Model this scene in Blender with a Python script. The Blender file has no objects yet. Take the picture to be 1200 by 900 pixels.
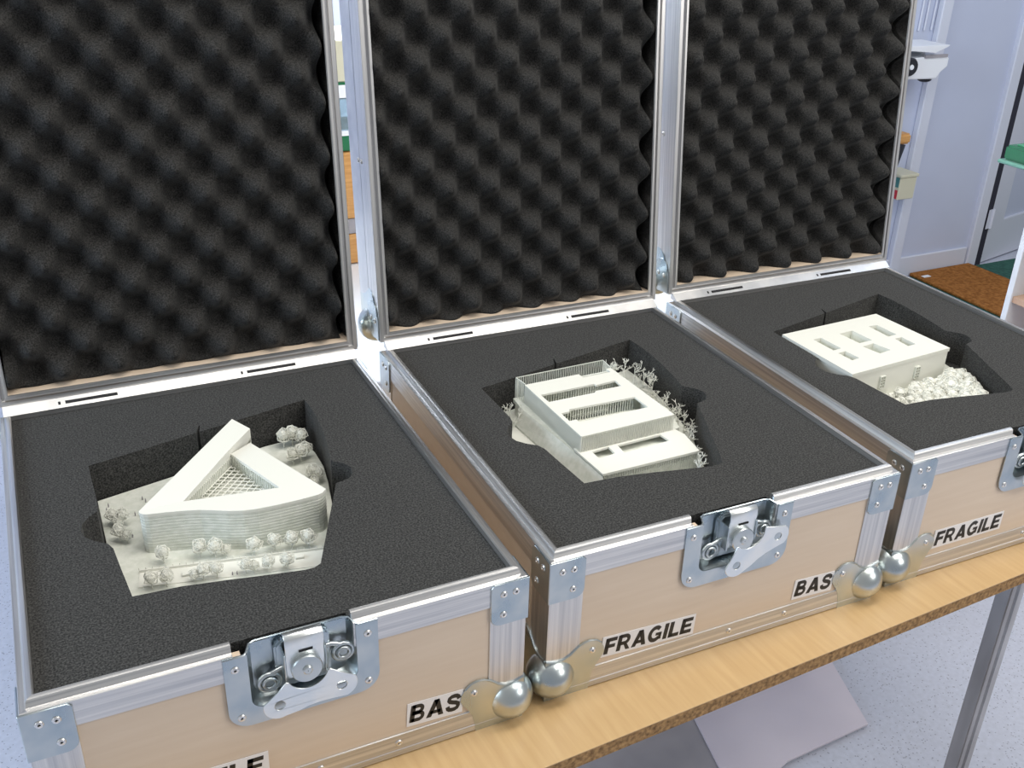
import bpy, bmesh, math, random
from mathutils import Vector, Matrix
from mathutils.geometry import tessellate_polygon
from math import sin, cos, pi, radians
random.seed(7)
SC = bpy.context.scene
COL = SC.collection

# ------------------------------------------------------------------ camera
cam_d = bpy.data.cameras.new('camera')
cam_d.sensor_fit = 'HORIZONTAL'; cam_d.sensor_width = 36.0
cam_d.lens = 1194.7 / 1200 * 36.0
cam_d.clip_start = 0.02; cam_d.clip_end = 60
cam = bpy.data.objects.new('camera', cam_d); COL.objects.link(cam)
rx = Vector((0.9023, -0.4302, 0.0272)); rz = Vector((0.3953, 0.8007, -0.4500)).normalized()
ry = rz.cross(rx).normalized(); rx = ry.cross(rz).normalized()
M = Matrix(((rx.x, -ry.x, -rz.x, 0.0863), (rx.y, -ry.y, -rz.y, -0.7906), (rx.z, -ry.z, -rz.z, 0.8824), (0, 0, 0, 1)))
cam.matrix_world = M
SC.camera = cam

# ------------------------------------------------------------------ world, lights, exposure
w = bpy.data.worlds.new('world'); SC.world = w; w.use_nodes = True
bg = w.node_tree.nodes['Background']
bg.inputs[0].default_value = (0.92, 0.94, 0.98, 1); bg.inputs[1].default_value = 0.38

def area(name, loc, target, sx, sy, power, color):
    d = bpy.data.lights.new(name, 'AREA'); d.shape = 'RECTANGLE'; d.size = sx; d.size_y = sy
    d.energy = power; d.color = color
    o = bpy.data.objects.new(name, d); COL.objects.link(o)
    o.location = loc
    o.rotation_euler = (Vector(target) - Vector(loc)).to_track_quat('-Z', 'Y').to_euler()
    return o
area('overhead_fill', (0.9, 0.0, 2.2), (0.9, 0.0, 0), 2.2, 0.5, 34, (1.0, 0.96, 0.88))  # added overhead light, no fixture in view; gives the aluminium something to reflect
area('overhead_fill', (2.2, -1.2, 2.2), (2.2, -1.2, 0), 2.2, 0.5, 34, (1.0, 0.96, 0.88))  # second added overhead light, also without a visible fixture
area('key_front_right', (2.6, -2.4, 1.5), (0.9, 0.4, 0.25), 1.1, 0.9, 20, (1.0, 0.97, 0.92))  # added key light, unseen source; picks out highlights on the foam bumps
area('daylight_left', (-2.4, 0.3, 1.3), (0.4, 0.4, 0.0), 1.8, 1.4, 78, (0.72, 0.86, 1.0))
area('daylight_rear', (1.0, 2.24, 1.05), (1.0, 1.0, 0.1), 1.3, 1.0, 45, (0.80, 0.89, 1.0))
area('daylight_right', (3.2, 0.9, 1.9), (3.4, 2.2, -0.4), 1.0, 1.0, 14, (0.78, 0.87, 1.0))
SC.view_settings.view_transform = 'Standard'
SC.view_settings.look = 'None'
SC.view_settings.exposure = 0.0
SC.view_settings.gamma = 1.0
SC.view_settings.use_curve_mapping = False

# ------------------------------------------------------------------ materials
def new_mat(name, color, rough=0.5, metal=0.0, spec=0.5):
    m = bpy.data.materials.new(name); m.use_nodes = True
    b = m.node_tree.nodes['Principled BSDF']
    b.inputs['Base Color'].default_value = (*color, 1)
    b.inputs['Roughness'].default_value = rough
    b.inputs['Metallic'].default_value = metal
    b.inputs['Specular IOR Level'].default_value = spec
    return m
def N(m, t, **kw):
    n = m.node_tree.nodes.new(t)
    for k, v in kw.items(): setattr(n, k, v)
    return n
def L(m, a, b): m.node_tree.links.new(a, b)
def noise_col(m, c1, c2, scale=(10, 10, 10), nscale=5.0, detail=4.0, lo=0.35, hi=0.65, bump=0.0, bdist=0.001, rough=None):
    b = m.node_tree.nodes['Principled BSDF']
    tc = N(m, 'ShaderNodeTexCoord'); mp = N(m, 'ShaderNodeMapping'); mp.inputs['Scale'].default_value = scale
    nz = N(m, 'ShaderNodeTexNoise'); nz.inputs['Scale'].default_value = nscale; nz.inputs['Detail'].default_value = detail
    cr = N(m, 'ShaderNodeValToRGB')
    cr.color_ramp.elements[0].position = lo; cr.color_ramp.elements[1].position = hi
    cr.color_ramp.elements[0].color = (*c1, 1); cr.color_ramp.elements[1].color = (*c2, 1)
    L(m, tc.outputs['Object'], mp.inputs[0]); L(m, mp.outputs[0], nz.inputs[0]); L(m, nz.outputs[0], cr.inputs[0])
    L(m, cr.outputs[0], b.inputs['Base Color'])
    if bump:
        bp = N(m, 'ShaderNodeBump'); bp.inputs['Strength'].default_value = bump; bp.inputs['Distance'].default_value = bdist
        L(m, nz.outputs[0], bp.inputs['Height']); L(m, bp.outputs[0], b.inputs['Normal'])
    if rough:
        mr = N(m, 'ShaderNodeMapRange'); mr.inputs['To Min'].default_value = rough[0]; mr.inputs['To Max'].default_value = rough[1]
        L(m, nz.outputs[0], mr.inputs[0]); L(m, mr.outputs[0], b.inputs['Roughness'])
    return m

ALU = noise_col(new_mat('aluminium', (0.85, 0.85, 0.86), 0.36, 1.0), (0.60, 0.60, 0.61), (0.76, 0.75, 0.74), (3, 3, 3), 6, 3, rough=(0.30, 0.44))
def alu(name, scale, rough): return noise_col(new_mat(name, (0.8, 0.8, 0.8), 0.36, 1.0), (0.55, 0.55, 0.56), (0.80, 0.79, 0.78), scale, 2.0, 3, 0.3, 0.7, rough=rough)
ALUX = alu('aluminium_along_x', (2, 150, 150), (0.28, 0.46))
ALUY = alu('aluminium_along_y', (150, 2, 150), (0.28, 0.46))
ALUZ = alu('aluminium_along_z', (150, 150, 2), (0.28, 0.46))
ALUB = alu('aluminium_dull', (2, 150, 150), (0.46, 0.60))
ZINC = noise_col(new_mat('zinc_plate', (0.7, 0.75, 0.78), 0.28, 1.0), (0.38, 0.46, 0.52), (0.62, 0.65, 0.65), (1, 1, 1), 22, 3, 0.3, 0.7, rough=(0.22, 0.36))
BRIGHT = noise_col(new_mat('bright_zinc', (0.8, 0.84, 0.86), 0.3, 1.0), (0.74, 0.79, 0.82), (0.88, 0.89, 0.87), (1, 1, 1), 30, 3, rough=(0.25, 0.38))
BALLM = noise_col(new_mat('ball_zinc', (0.7, 0.75, 0.76), 0.2, 1.0), (0.48, 0.56, 0.62), (0.64, 0.67, 0.64), (1, 1, 1), 18, 2, 0.35, 0.65, rough=(0.22, 0.36))
ALUD = new_mat('polished_aluminium', (0.72, 0.72, 0.73), 0.10, 1.0)
RIV = new_mat('rivet_steel', (0.78, 0.77, 0.76), 0.3, 1.0)
DARK = new_mat('dark_hole', (0.012, 0.012, 0.014), 0.8)
BIRCH = noise_col(new_mat('birch_ply', (0.7, 0.55, 0.4), 0.42), (0.66, 0.525, 0.40), (0.72, 0.59, 0.465), (3, 14, 40), 3.0, 5, 0.2, 0.8)
FOAMW = None
def foam_mat(name, c, hi, sheen=0.1):
    m = new_mat(name, c, 0.95, 0, 0.25)
    b = m.node_tree.nodes['Principled BSDF']
    tc = N(m, 'ShaderNodeTexCoord')
    nz = N(m, 'ShaderNodeTexNoise'); nz.inputs['Scale'].default_value = 500; nz.inputs['Detail'].default_value = 2
    cr = N(m, 'ShaderNodeValToRGB')
    cr.color_ramp.elements[0].position = 0.36; cr.color_ramp.elements[1].position = 0.70
    cr.color_ramp.elements[0].color = (c[0]*0.55, c[1]*0.55, c[2]*0.55, 1); cr.color_ramp.elements[1].color = (*hi, 1)
    L(m, tc.outputs['Object'], nz.inputs[0]); L(m, nz.outputs[0], cr.inputs[0]); L(m, cr.outputs[0], b.inputs['Base Color'])
    bp = N(m, 'ShaderNodeBump'); bp.inputs['Strength'].default_value = 0.35; bp.inputs['Distance'].default_value = 0.001
    L(m, nz.outputs[0], bp.inputs['Height']); L(m, bp.outputs[0], b.inputs['Normal'])
    b.inputs['Sheen Weight'].default_value = sheen; b.inputs['Sheen Roughness'].default_value = 0.45
    return m
FOAM = foam_mat('charcoal_foam', (0.024, 0.024, 0.0235), (0.070, 0.069, 0.067), 0.07)
EGG = foam_mat('egg_crate_foam', (0.018, 0.018, 0.018), (0.044, 0.043, 0.042), 0.06)
WHITE = new_mat('white_print', (0.74, 0.74, 0.68), 0.6, 0, 0.3)
CLEAR = noise_col(new_mat('pale_print', (0.74, 0.76, 0.70), 0.5, 0, 0.4), (0.64, 0.66, 0.59), (0.74, 0.75, 0.69), (1, 1, 1), 120, 3)
LABEL = new_mat('label_paper', (0.82, 0.80, 0.80), 0.4)
INK = new_mat('black_ink', (0.012, 0.012, 0.012), 0.4)
PAINT = noise_col(new_mat('wall_paint', (0.6, 0.63, 0.72), 0.5), (0.50, 0.545, 0.69), (0.53, 0.575, 0.72), (1, 1, 1), 3, 3)
TRIM = new_mat('white_gloss_paint', (0.62, 0.65, 0.75), 0.35)
GAP_SHADE = new_mat('door_gap_shade', (0.02, 0.02, 0.035), 0.7)  # near-black colour standing in for shade in the door gap
GREENC = noise_col(new_mat('green_carpet', (0.02, 0.10, 0.08), 0.95), (0.012, 0.07, 0.055), (0.03, 0.12, 0.095), (1, 1, 1), 60, 4)
COIR = noise_col(new_mat('coir', (0.35, 0.15, 0.04), 0.95, 0, 0.1), (0.20, 0.075, 0.018), (0.40, 0.17, 0.05), (1, 1, 1), 70, 5, 0.3, 0.7, bump=0.8, bdist=0.006)
BEECH = noise_col(new_mat('beech_veneer', (0.6, 0.38, 0.16), 0.34), (0.47, 0.305, 0.145), (0.55, 0.375, 0.19), (40, 3, 3), 3, 6, 0.25, 0.75)
CORE = noise_col(new_mat('chipboard_core', (0.3, 0.17, 0.07), 0.85), (0.13, 0.065, 0.022), (0.46, 0.27, 0.11), (1, 1, 1), 160, 4, 0.3, 0.7, bump=0.6, bdist=0.002)
STEEL = noise_col(new_mat('satin_steel', (0.45, 0.43, 0.42), 0.35, 1.0), (0.36, 0.34, 0.33), (0.55, 0.53, 0.52), (4, 4, 1), 5, 2)
OAK = noise_col(new_mat('orange_wood', (0.5, 0.24, 0.07), 0.4), (0.46, 0.22, 0.06), (0.60, 0.32, 0.11), (4, 4, 30), 4, 4)
PINKW = noise_col(new_mat('pale_pine', (0.6, 0.40, 0.28), 0.5), (0.54, 0.34, 0.23), (0.64, 0.45, 0.33), (20, 3, 3), 4, 4)
WHITEP = new_mat('white_laminate', (0.80, 0.82, 0.86), 0.35)
LILAC_SHADE = noise_col(new_mat('lilac_shade_board', (0.62, 0.57, 0.64), 0.35), (0.56, 0.52, 0.60), (0.66, 0.61, 0.68), (1, 1, 1), 4, 2)  # for the white floor sheet, shade and reflection are put into this lilac
GREYB = noise_col(new_mat('grey_board', (0.3, 0.29, 0.31), 0.5), (0.26, 0.25, 0.27), (0.36, 0.34, 0.36), (1, 1, 1), 6, 3)
GREENP = new_mat('green_plastic', (0.016, 0.15, 0.065), 0.25)
CREAM = new_mat('cream_plastic', (0.60, 0.58, 0.44), 0.5)
RED = new_mat('red_print', (0.55, 0.03, 0.05), 0.5)
TEALP = new_mat('teal_print', (0.06, 0.22, 0.22), 0.5)
BLACKP = new_mat('black_plastic', (0.012, 0.013, 0.02), 0.35)
BLUEGL = new_mat('blue_glass', (0.55, 0.75, 0.85), 0.08)
BLUEGL.node_tree.nodes['Principled BSDF'].inputs['Transmission Weight'].default_value = 0.7
GLASS = new_mat('window_glass', (0.95, 0.97, 1.0), 0.02)
GLASS.node_tree.nodes['Principled BSDF'].inputs['Transmission Weight'].default_value = 1.0
LEAF = noise_col(new_mat('leaves', (0.06, 0.12, 0.03), 0.7), (0.03, 0.07, 0.02), (0.14, 0.20, 0.06), (1, 1, 1), 8, 3)
BARK = new_mat('bark', (0.08, 0.05, 0.03), 0.9)
def floor_mat():
    m = new_mat('speckled_vinyl', (0.6, 0.62, 0.7), 0.4)
    b = m.node_tree.nodes['Principled BSDF']
    tc = N(m, 'ShaderNodeTexCoord')
    vz = N(m, 'ShaderNodeTexVoronoi'); vz.inputs['Scale'].default_value = 150
    wn = N(m, 'ShaderNodeTexWhiteNoise', noise_dimensions='3D')
    lt = N(m, 'ShaderNodeMath', operation='LESS_THAN'); lt.inputs[1].default_value = 0.24
    gt = N(m, 'ShaderNodeMath', operation='LESS_THAN'); gt.inputs[1].default_value = 0.55
    mu = N(m, 'ShaderNodeMath', operation='MULTIPLY')
    mx = N(m, 'ShaderNodeMixRGB'); mx.inputs[1].default_value = (0.60, 0.63, 0.74, 1); mx.inputs[2].default_value = (0.34, 0.36, 0.44, 1)
    nz = N(m, 'ShaderNodeTexNoise'); nz.inputs['Scale'].default_value = 90
    mx2 = N(m, 'ShaderNodeMixRGB', blend_type='MULTIPLY'); mx2.inputs[0].default_value = 0.25
    L(m, tc.outputs['Object'], vz.inputs[0]); L(m, tc.outputs['Object'], nz.inputs[0])
    L(m, vz.outputs['Distance'], lt.inputs[0]); L(m, vz.outputs['Color'], wn.inputs[0])
    L(m, wn.outputs[0], gt.inputs[0]); L(m, lt.outputs[0], mu.inputs[0]); L(m, gt.outputs[0], mu.inputs[1])
    L(m, mu.outputs[0], mx.inputs[0]); L(m, mx.outputs[0], mx2.inputs[1]); L(m, nz.outputs[0], mx2.inputs[2])
    L(m, mx2.outputs[0], b.inputs['Base Color'])
    return m
FLOOR = floor_mat()

# ------------------------------------------------------------------ mesh helpers
class MB:
    def __init__(s): s.v = []; s.f = []; s.m = []; s.xf = None; s.mi = 0
    def vert(s, p):
        if s.xf: p = s.xf(p)
        s.v.append(tuple(p)); return len(s.v) - 1
    def face(s, idx): s.f.append(tuple(idx)); s.m.append(s.mi)
    def box(s, x0, x1, y0, y1, z0, z1):
        i = [s.vert((x, y, z)) for z in (z0, z1) for y in (y0, y1) for x in (x0, x1)]
        for q in ((0, 2, 3, 1), (4, 5, 7, 6), (0, 1, 5, 4), (2, 6, 7, 3), (0, 4, 6, 2), (1, 3, 7, 5)): s.face([i[k] for k in q])
    def obox(s, c, ux, uy, uz, hx, hy, hz):
        c, ux, uy, uz = map(Vector, (c, ux, uy, uz))
        i = [s.vert(c + ux*(a*hx) + uy*(b*hy) + uz*(d*hz)) for d in (-1, 1) for b in (-1, 1) for a in (-1, 1)]
        for q in ((0, 2, 3, 1), (4, 5, 7, 6), (0, 1, 5, 4), (2, 6, 7, 3), (0, 4, 6, 2), (1, 3, 7, 5)): s.face([i[k] for k in q])
    def prism(s, loops, lo, hi, plane='xy', zf=None):
        """extrude a polygon with holes; lo/hi may be functions of (u,v)"""
        if not isinstance(loops[0][0], (tuple, list)): loops = [loops]
        mp = {'xy': lambda u, v, w_: (u, v, w_), 'xz': lambda u, v, w_: (u, w_, v), 'yz': lambda u, v, w_: (w_, u, v)}[plane]
        flo = lo if callable(lo) else (lambda u, v: lo); fhi = hi if callable(hi) else (lambda u, v: hi)
        tris = tessellate_polygon([[Vector((u, v, 0)) for u, v in lp] for lp in loops])
        flat = [p for lp in loops for p in lp]
        a = [s.vert(mp(u, v, flo(u, v))) for u, v in flat]; b = [s.vert(mp(u, v, fhi(u, v))) for u, v in flat]
        for t in tris:
            s.face([a[k] for k in t]); s.face([b[k] for k in reversed(t)])
        k = 0
        for lp in loops:
            n = len(lp)
            for j in range(n):
                p, q = k + j, k + (j + 1) % n
                s.face((a[p], a[q], b[q], b[p]))
            k += n
    def revolve(s, c, axis, prof, seg=20):
        """prof: list of (radius, offset along axis)"""
        c = Vector(c); ax = Vector(axis).normalized()
        t = Vector((0, 0, 1)) if abs(ax.z) < 0.9 else Vector((1, 0, 0))
        e1 = ax.cross(t).normalized(); e2 = ax.cross(e1)
        rings = []
        for r, h in prof:
            if r < 1e-7: rings.append([s.vert(c + ax*h)])
            else: rings.append([s.vert(c + ax*h + e1*(r*cos(2*pi*k/seg)) + e2*(r*sin(2*pi*k/seg))) for k in range(seg)])
        for A, B in zip(rings, rings[1:]):
            for k in range(seg):
                k2 = (k + 1) % seg
                if len(A) == 1 and len(B) == 1: continue
                if len(A) == 1: s.face((A[0], B[k], B[k2]))
                elif len(B) == 1: s.face((A[k], A[k2], B[0]))
                else: s.face((A[k], A[k2], B[k2], B[k]))
        if len(rings[0]) > 1: s.face(rings[0][::-1])
        if len(rings[-1]) > 1: s.face(rings[-1])
    def cyl(s, c, axis, r, h, seg=16): s.revolve(c, axis, [(r, 0), (r, h)], seg)
    def sphere(s, c, r, seg=20, n=10, sq=(1, 1, 1)):
        old = s.xf
        def sc(p): 
            q = (c[0] + p[0]*sq[0], c[1] + p[1]*sq[1], c[2] + p[2]*sq[2])
            return old(q) if old else q
        s.xf = sc
        s.revolve((0, 0, 0), (0, 0, 1), [(0, -r)] + [(r*sin(pi*k/n), -r*cos(pi*k/n)) for k in range(1, n)] + [(0, r)], seg)
        s.xf = old
    def tube(s, pts, r, seg=8, closed=False):
        pts = [Vector(p) for p in pts]; n = len(pts); rings = []
        rr = r if isinstance(r, (list, tuple)) else [r]*n
        e = None
        for i in range(n):
            a = pts[(i - 1) % n] if (closed or i > 0) else pts[i]
            b = pts[(i + 1) % n] if (closed or i < n - 1) else pts[i]
            d = (b - a).normalized()
            if e is None:
                t = Vector((0, 0, 1)) if abs(d.z) < 0.9 else Vector((1, 0, 0)); e = d.cross(t).normalized()
            e = (e - d*e.dot(d)).normalized(); g = d.cross(e)
            rings.append([s.vert(pts[i] + e*(rr[i]*cos(2*pi*k/seg)) + g*(rr[i]*sin(2*pi*k/seg))) for k in range(seg)])
        m = n if closed else n - 1
        for i in range(m):
            A, B = rings[i], rings[(i + 1) % n]
            for k in range(seg): s.face((A[k], A[(k+1) % seg], B[(k+1) % seg], B[k]))
        if not closed: s.face(rings[0][::-1]); s.face(rings[-1])
    def build(s, name, mats, parent=None, smooth=35, bevel=0.0, bseg=1, weld=False):
        me = bpy.data.meshes.new(name)
        me.from_pydata(s.v, [], s.f)
        mats = mats if isinstance(mats, (list, tuple)) else [mats]
        for m in mats: me.materials.append(m)
        for p, i in zip(me.polygons, s.m): p.material_index = i
        bm = bmesh.new(); bm.from_mesh(me)
        if weld: bmesh.ops.remove_doubles(bm, verts=bm.verts, dist=1e-6)
        bmesh.ops.recalc_face_normals(bm, faces=bm.faces)
        if bevel:
            es = [e for e in bm.edges if len(e.link_faces) == 2 and e.calc_face_angle(0) > radians(40)]
            bmesh.ops.bevel(bm, geom=es, offset=bevel, segments=bseg, affect='EDGES', clamp_overlap=True)
        bm.to_mesh(me); bm.free()
        if smooth: me.shade_smooth(); me.set_sharp_from_angle(angle=radians(smooth))
        o = bpy.data.objects.new(name, me); COL.objects.link(o)
        if parent: o.parent = parent
        return o
def tag(o, label=None, cat=None, group=None, kind=None):
    if label: o['label'] = label
    if cat: o['category'] = cat
    if group: o['group'] = group
    if kind: o['kind'] = kind
    return o
def empty(name, loc, rz_=0):
    o = bpy.data.objects.new(name, None); o.empty_display_size = 0.05; COL.objects.link(o)
    o.location = loc; o.rotation_euler = (0, 0, rz_); return o
def dup(o, parent, loc=None):
    c = o.copy(); COL.objects.link(c); c.parent = parent
    if loc is not None: c.location = loc
    return c
def arc(cx, cy, r, a0, a1, n):
    return [(cx + r*cos(radians(a0 + (a1 - a0)*k/n)), cy + r*sin(radians(a0 + (a1 - a0)*k/n))) for k in range(n + 1)]

# ------------------------------------------------------------------ setting
FZ = -0.70
b = MB(); b.box(-2.6, 6.5, -2.2, 4.2, FZ - 0.08, FZ); tag(b.build('floor', FLOOR), kind='structure')
WY = 2.33
b = MB(); b.prism([[(-2.6, FZ), (3.995, FZ), (3.995, 1.9), (-2.6, 1.9)], [(0.35, 0.42), (1.65, 0.42), (1.65, 1.6), (0.35, 1.6)]], WY, WY + 0.12, 'xz')
tag(b.build('wall_back', PAINT, smooth=0), kind='structure')
b = MB(); b.box(-2.6, 3.93, WY - 0.014, WY, FZ, -0.605); tag(b.build('baseboard_back', TRIM, bevel=0.003), kind='structure')
b = MB(); b.box(3.45, 3.505, WY - 0.03, WY, FZ, 1.9); tag(b.build('trim_1', TRIM, bevel=0.004), kind='structure')
b = MB(); b.box(3.935, 3.995, WY - 0.022, WY + 0.12, FZ, 1.9); tag(b.build('trim_2', TRIM, bevel=0.004), kind='structure')
b = MB(); b.box(3.995, 4.028, WY - 0.02, WY + 0.12, FZ, 1.9); tag(b.build('door_gap_shade_strip', GAP_SHADE, smooth=0), kind='structure')  # dark strip added to paint the unlit gap beside the door
b = MB(); b.box(4.86, 6.5, WY, WY + 0.12, FZ, 1.9); tag(b.build('wall_right', PAINT, smooth=0), kind='structure')
# door leaf, slightly ajar
dr = empty('door_1', (4.03, 2.312, FZ + 0.006), math.atan2(0.055, 0.25)); tag(dr, kind='structure')
b = MB(); b.prism([[(0, 0), (0.84, 0), (0.84, 2.0), (0, 2.0)], [(0.13, 0.19), (0.71, 0.19), (0.71, 0.85), (0.13, 0.85)], [(0.13, 1.0), (0.71, 1.0), (0.71, 1.85), (0.13, 1.85)]], 0, 0.04, 'xz')
b.build('door_frame', TRIM, dr, bevel=0.004)
for z0, z1 in ((0.19, 0.85), (1.0, 1.85)):
    b = MB(); b.box(0.13, 0.71, 0.014, 0.026, z0, z1); b.build('door_panel', PAINT, dr, smooth=0)
b = MB(); b.cyl((0.0, -0.006, 0.17), (0, 0, 1), 0.008, 0.09, 12); b.box(-0.03, 0.0, -0.003, 0.0, 0.17, 0.26); b.build('door_hinge', TRIM, dr)
b = MB(); b.cyl((0.0, -0.006, 1.6), (0, 0, 1), 0.008, 0.09, 12); b.box(-0.03, 0.0, -0.003, 0.0, 1.6, 1.69); b.build('door_hinge', TRIM, dr)
# window
wn = empty('window_1', (1.0, WY, 0.42)); tag(wn, kind='structure')
b = MB(); b.prism([[(-0.65, 0), (0.65, 0), (0.65, 1.18), (-0.65, 1.18)], [(-0.6, 0.05), (-0.03, 0.05), (-0.03, 1.13), (-0.6, 1.13)], [(0.03, 0.05), (0.6, 0.05), (0.6, 1.13), (0.03, 1.13)]], 0.03, 0.08, 'xz')
b.build('window_frame', TRIM, wn, bevel=0.004)
for x0, x1 in ((-0.6, -0.03), (0.03, 0.6)):
    b = MB(); b.box(x0, x1, 0.05, 0.056, 0.05, 1.13); b.build('pane', GLASS, wn, smooth=0)
b = MB(); b.box(-0.7, 0.7, -0.06, 0.03, -0.03, 0.0); b.build('window_sill', TRIM, wn, bevel=0.004)
# carpet strip and coir mat
b = MB(); b.box(3.5, 5.6, 1.2, 2.30, FZ, FZ + 0.005); tag(b.build('carpet', GREENC, smooth=0), 'dark green carpet in front of the door', 'carpet')
b = MB(); b.prism([(3.575, 1.35), (3.94, 1.35), (3.955, 2.10), (3.95, 2.310), (3.585, 2.310)], FZ + 0.005, FZ + 0.02)
tag(b.build('doormat', COIR, bevel=0.004), 'reddish brown coir doormat lying by the white wall', 'doormat')
b = MB(); b.box(3.60, 3.64, 2.235, 2.255, FZ + 0.02, FZ + 0.022); tag(b.build('paper_scrap', WHITEP, smooth=0), 'tiny white paper scrap lying on the brown doormat', 'paper')

# ------------------------------------------------------------------ main table
TA = 0.045
tb = empty('table', (0.0, -0.104, 0.0), TA); tag(tb, 'long beech topped table with raw chipboard edge carrying three open cases', 'table')
def table_top():
    b = MB()
    b.prism([(0.02, 0), (1.66, 0), (1.66, 0.93), (0.02, 0.93)], -0.021, -0.0005)
    o = b.build('tabletop_core', CORE, tb, smooth=0)
    tag(o, 'raw brown chipboard core edge')
    b = MB(); b.prism([(0.0195, -0.0006), (1.6605, -0.0006), (1.6605, 0.9306), (0.0195, 0.9306)], -0.0012, 0.0)
    return b.build('tabletop_veneer', BEECH, tb, smooth=0)
table_top()
for lx, ly in ((1.311, 0.017), (0.07, 0.017), (1.311, 0.86), (0.07, 0.86)):
    b = MB(); b.prism([(lx, ly), (lx + 0.028, ly), (lx + 0.028, ly + 0.034), (lx, ly + 0.034)], FZ + 0.012, -0.021)
    lg = b.build('leg', STEEL, tb, bevel=0.008, bseg=3)
    b = MB(); b.box(lx - 0.002, lx + 0.030, ly - 0.002, ly + 0.036, FZ, FZ + 0.02); b.build('foot_cap', BLACKP, lg, bevel=0.003)
for y in (0.14, 0.80):
    b = MB(); b.box(0.098, 1.311, y, y + 0.02, -0.062, -0.021); b.build('apron', STEEL, tb, smooth=0)

# ------------------------------------------------------------------ flight cases
W, D, H = 0.5, 0.591, 0.2023
CX, CY = 0.5, 0.591
LIDT = 0.092
NOTCH = (0.186, 0.306)

def rails(profile, x0, x1, y0, y1, side, plane, cut=None):
    """one mitred rail of a rectangular frame. profile points: (inward offset, depth)."""
    b = MB()
    def P(t, wv, d):
        # t in 0..1 along the side
        if side == 0: u0, u1, v = x0 + wv, x1 - wv, y0 + wv; uv = (u0 + (u1 - u0)*t, v)
        if side == 1: v0, v1, u = y0 + wv, y1 - wv, x1 - wv; uv = (u, v0 + (v1 - v0)*t)
        if side == 2: u0, u1, v = x1 - wv, x0 + wv, y1 - wv; uv = (u0 + (u1 - u0)*t, v)
        if side == 3: v0, v1, u = y1 - wv, y0 + wv, x0 + wv; uv = (u, v0 + (v1 - v0)*t)
        return (uv[0], uv[1], d) if plane == 'xy' else (uv[0], d, uv[1])
    A = []; B = []
    for wv, d in profile:
        pa, pb = list(P(0, wv, d)), list(P(1, wv, d))
        if cut:
            if cut[0] is not None: pa[0] = cut[0]
            if cut[1] is not None: pb[0] = cut[1]
        A.append(b.vert(pa)); B.append(b.vert(pb))
    n = len(profile)
    for k in range(n): b.face((A[k], A[(k+1) % n], B[(k+1) % n], B[k]))
    b.face(A[::-1]); b.face(B)
    return b

def rivet_mesh():
    b = MB(); b.revolve((0, 0, 0), (0, -1, 0), [(0.0042, -0.001), (0.0042, 0.0005), (0.0034, 0.0014), (0.0016, 0.0017), (0.0012, 0.0006), (0, 0.0006)], 12)
    b.mi = 1; b.revolve((0, -0.0008, 0), (0, -1, 0), [(0.0011, 0), (0, 0.0003)], 8)
    o = b.build('rivet', [RIV, DARK], None)
    me = o.data; bpy.data.objects.remove(o); return me
RIVM = rivet_mesh()
def rivet(parent, loc, face='front'):
    o = bpy.data.objects.new('rivet', RIVM); COL.objects.link(o); o.parent = parent; o.location = loc
    o.rotation_euler = {'front': (0, 0, 0), 'left': (0, 0, -pi/2), 'right': (0, 0, pi/2), 'back': (0, 0, pi)}[face]
    return o

def corner_xf(cx, cy):
    """a,b,z -> x,y,z with a = distance from the corner along x, b along y"""
    return lambda p: ((W - p[0]) if cx else p[0], (CY - p[1]) if cy else p[1], p[2])

EAR = [(-0.002, 0.0605), (0.004, 0.0585), (0.012, 0.0565), (0.022, 0.057), (0.030, 0.0605), (0.040, 0.069), (0.048, 0.0735), (0.056, 0.0745), (0.064, 0.0725), (0.071, 0.0665),
       (0.0755, 0.059), (0.0765, 0.051), (0.074, 0.0455), (0.068, 0.037), (0.062, 0.026), (0.059, 0.013), (0.0575, 0.0), (-0.002, 0.0)]
def ball_corner_bm(xf, T=0.0022):
    b = MB(); b.xf = xf
    b.prism(EAR, -T, 0.0, 'xz'); 
    b.prism([(max(u, 0.0), v) for u, v in EAR], -T, 0.0, 'yz')
    def shell(p):      # the ball is a shell over the corner: keep its inner part within the panel thickness
        p = list(p); k = p.index(min(p))
        if p[k] > 0.006: p[k] = 0.006
        return xf(p)
    b.xf = shell; b.sphere((0.0112, 0.0112, 0.0292), 0.0292, 32, 18); b.xf = xf
    # rolled upper rim of the plate
    b.tube([(u, -T, v) for u, v in EAR[:10]], 0.0014, 6)
    b.tube([(-T, max(u, 0), v) for u, v in EAR[:10]], 0.0014, 6)
    return b
def brace_poly(h=0.056, wd=0.042, r=0.012, top=0.2015):
    z0 = top - h
    return [(-0.0035, top), (-0.0035, z0)] + [(wd - r + r*sin(t), z0 + r - r*cos(t)) for t in [pi/2*k/5 for k in range(6)]] + [(wd, top - 0.004), (wd - 0.004, top)]
def corner_brace_bm(xf, top=0.2015, h=0.056):
    b = MB(); b.xf = xf
    pl = brace_poly(h=h, top=top)
    b.prism(pl, -0.0038, -0.0018, 'xz'); b.prism(pl, -0.0038, -0.0018, 'yz')
    return b

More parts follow.
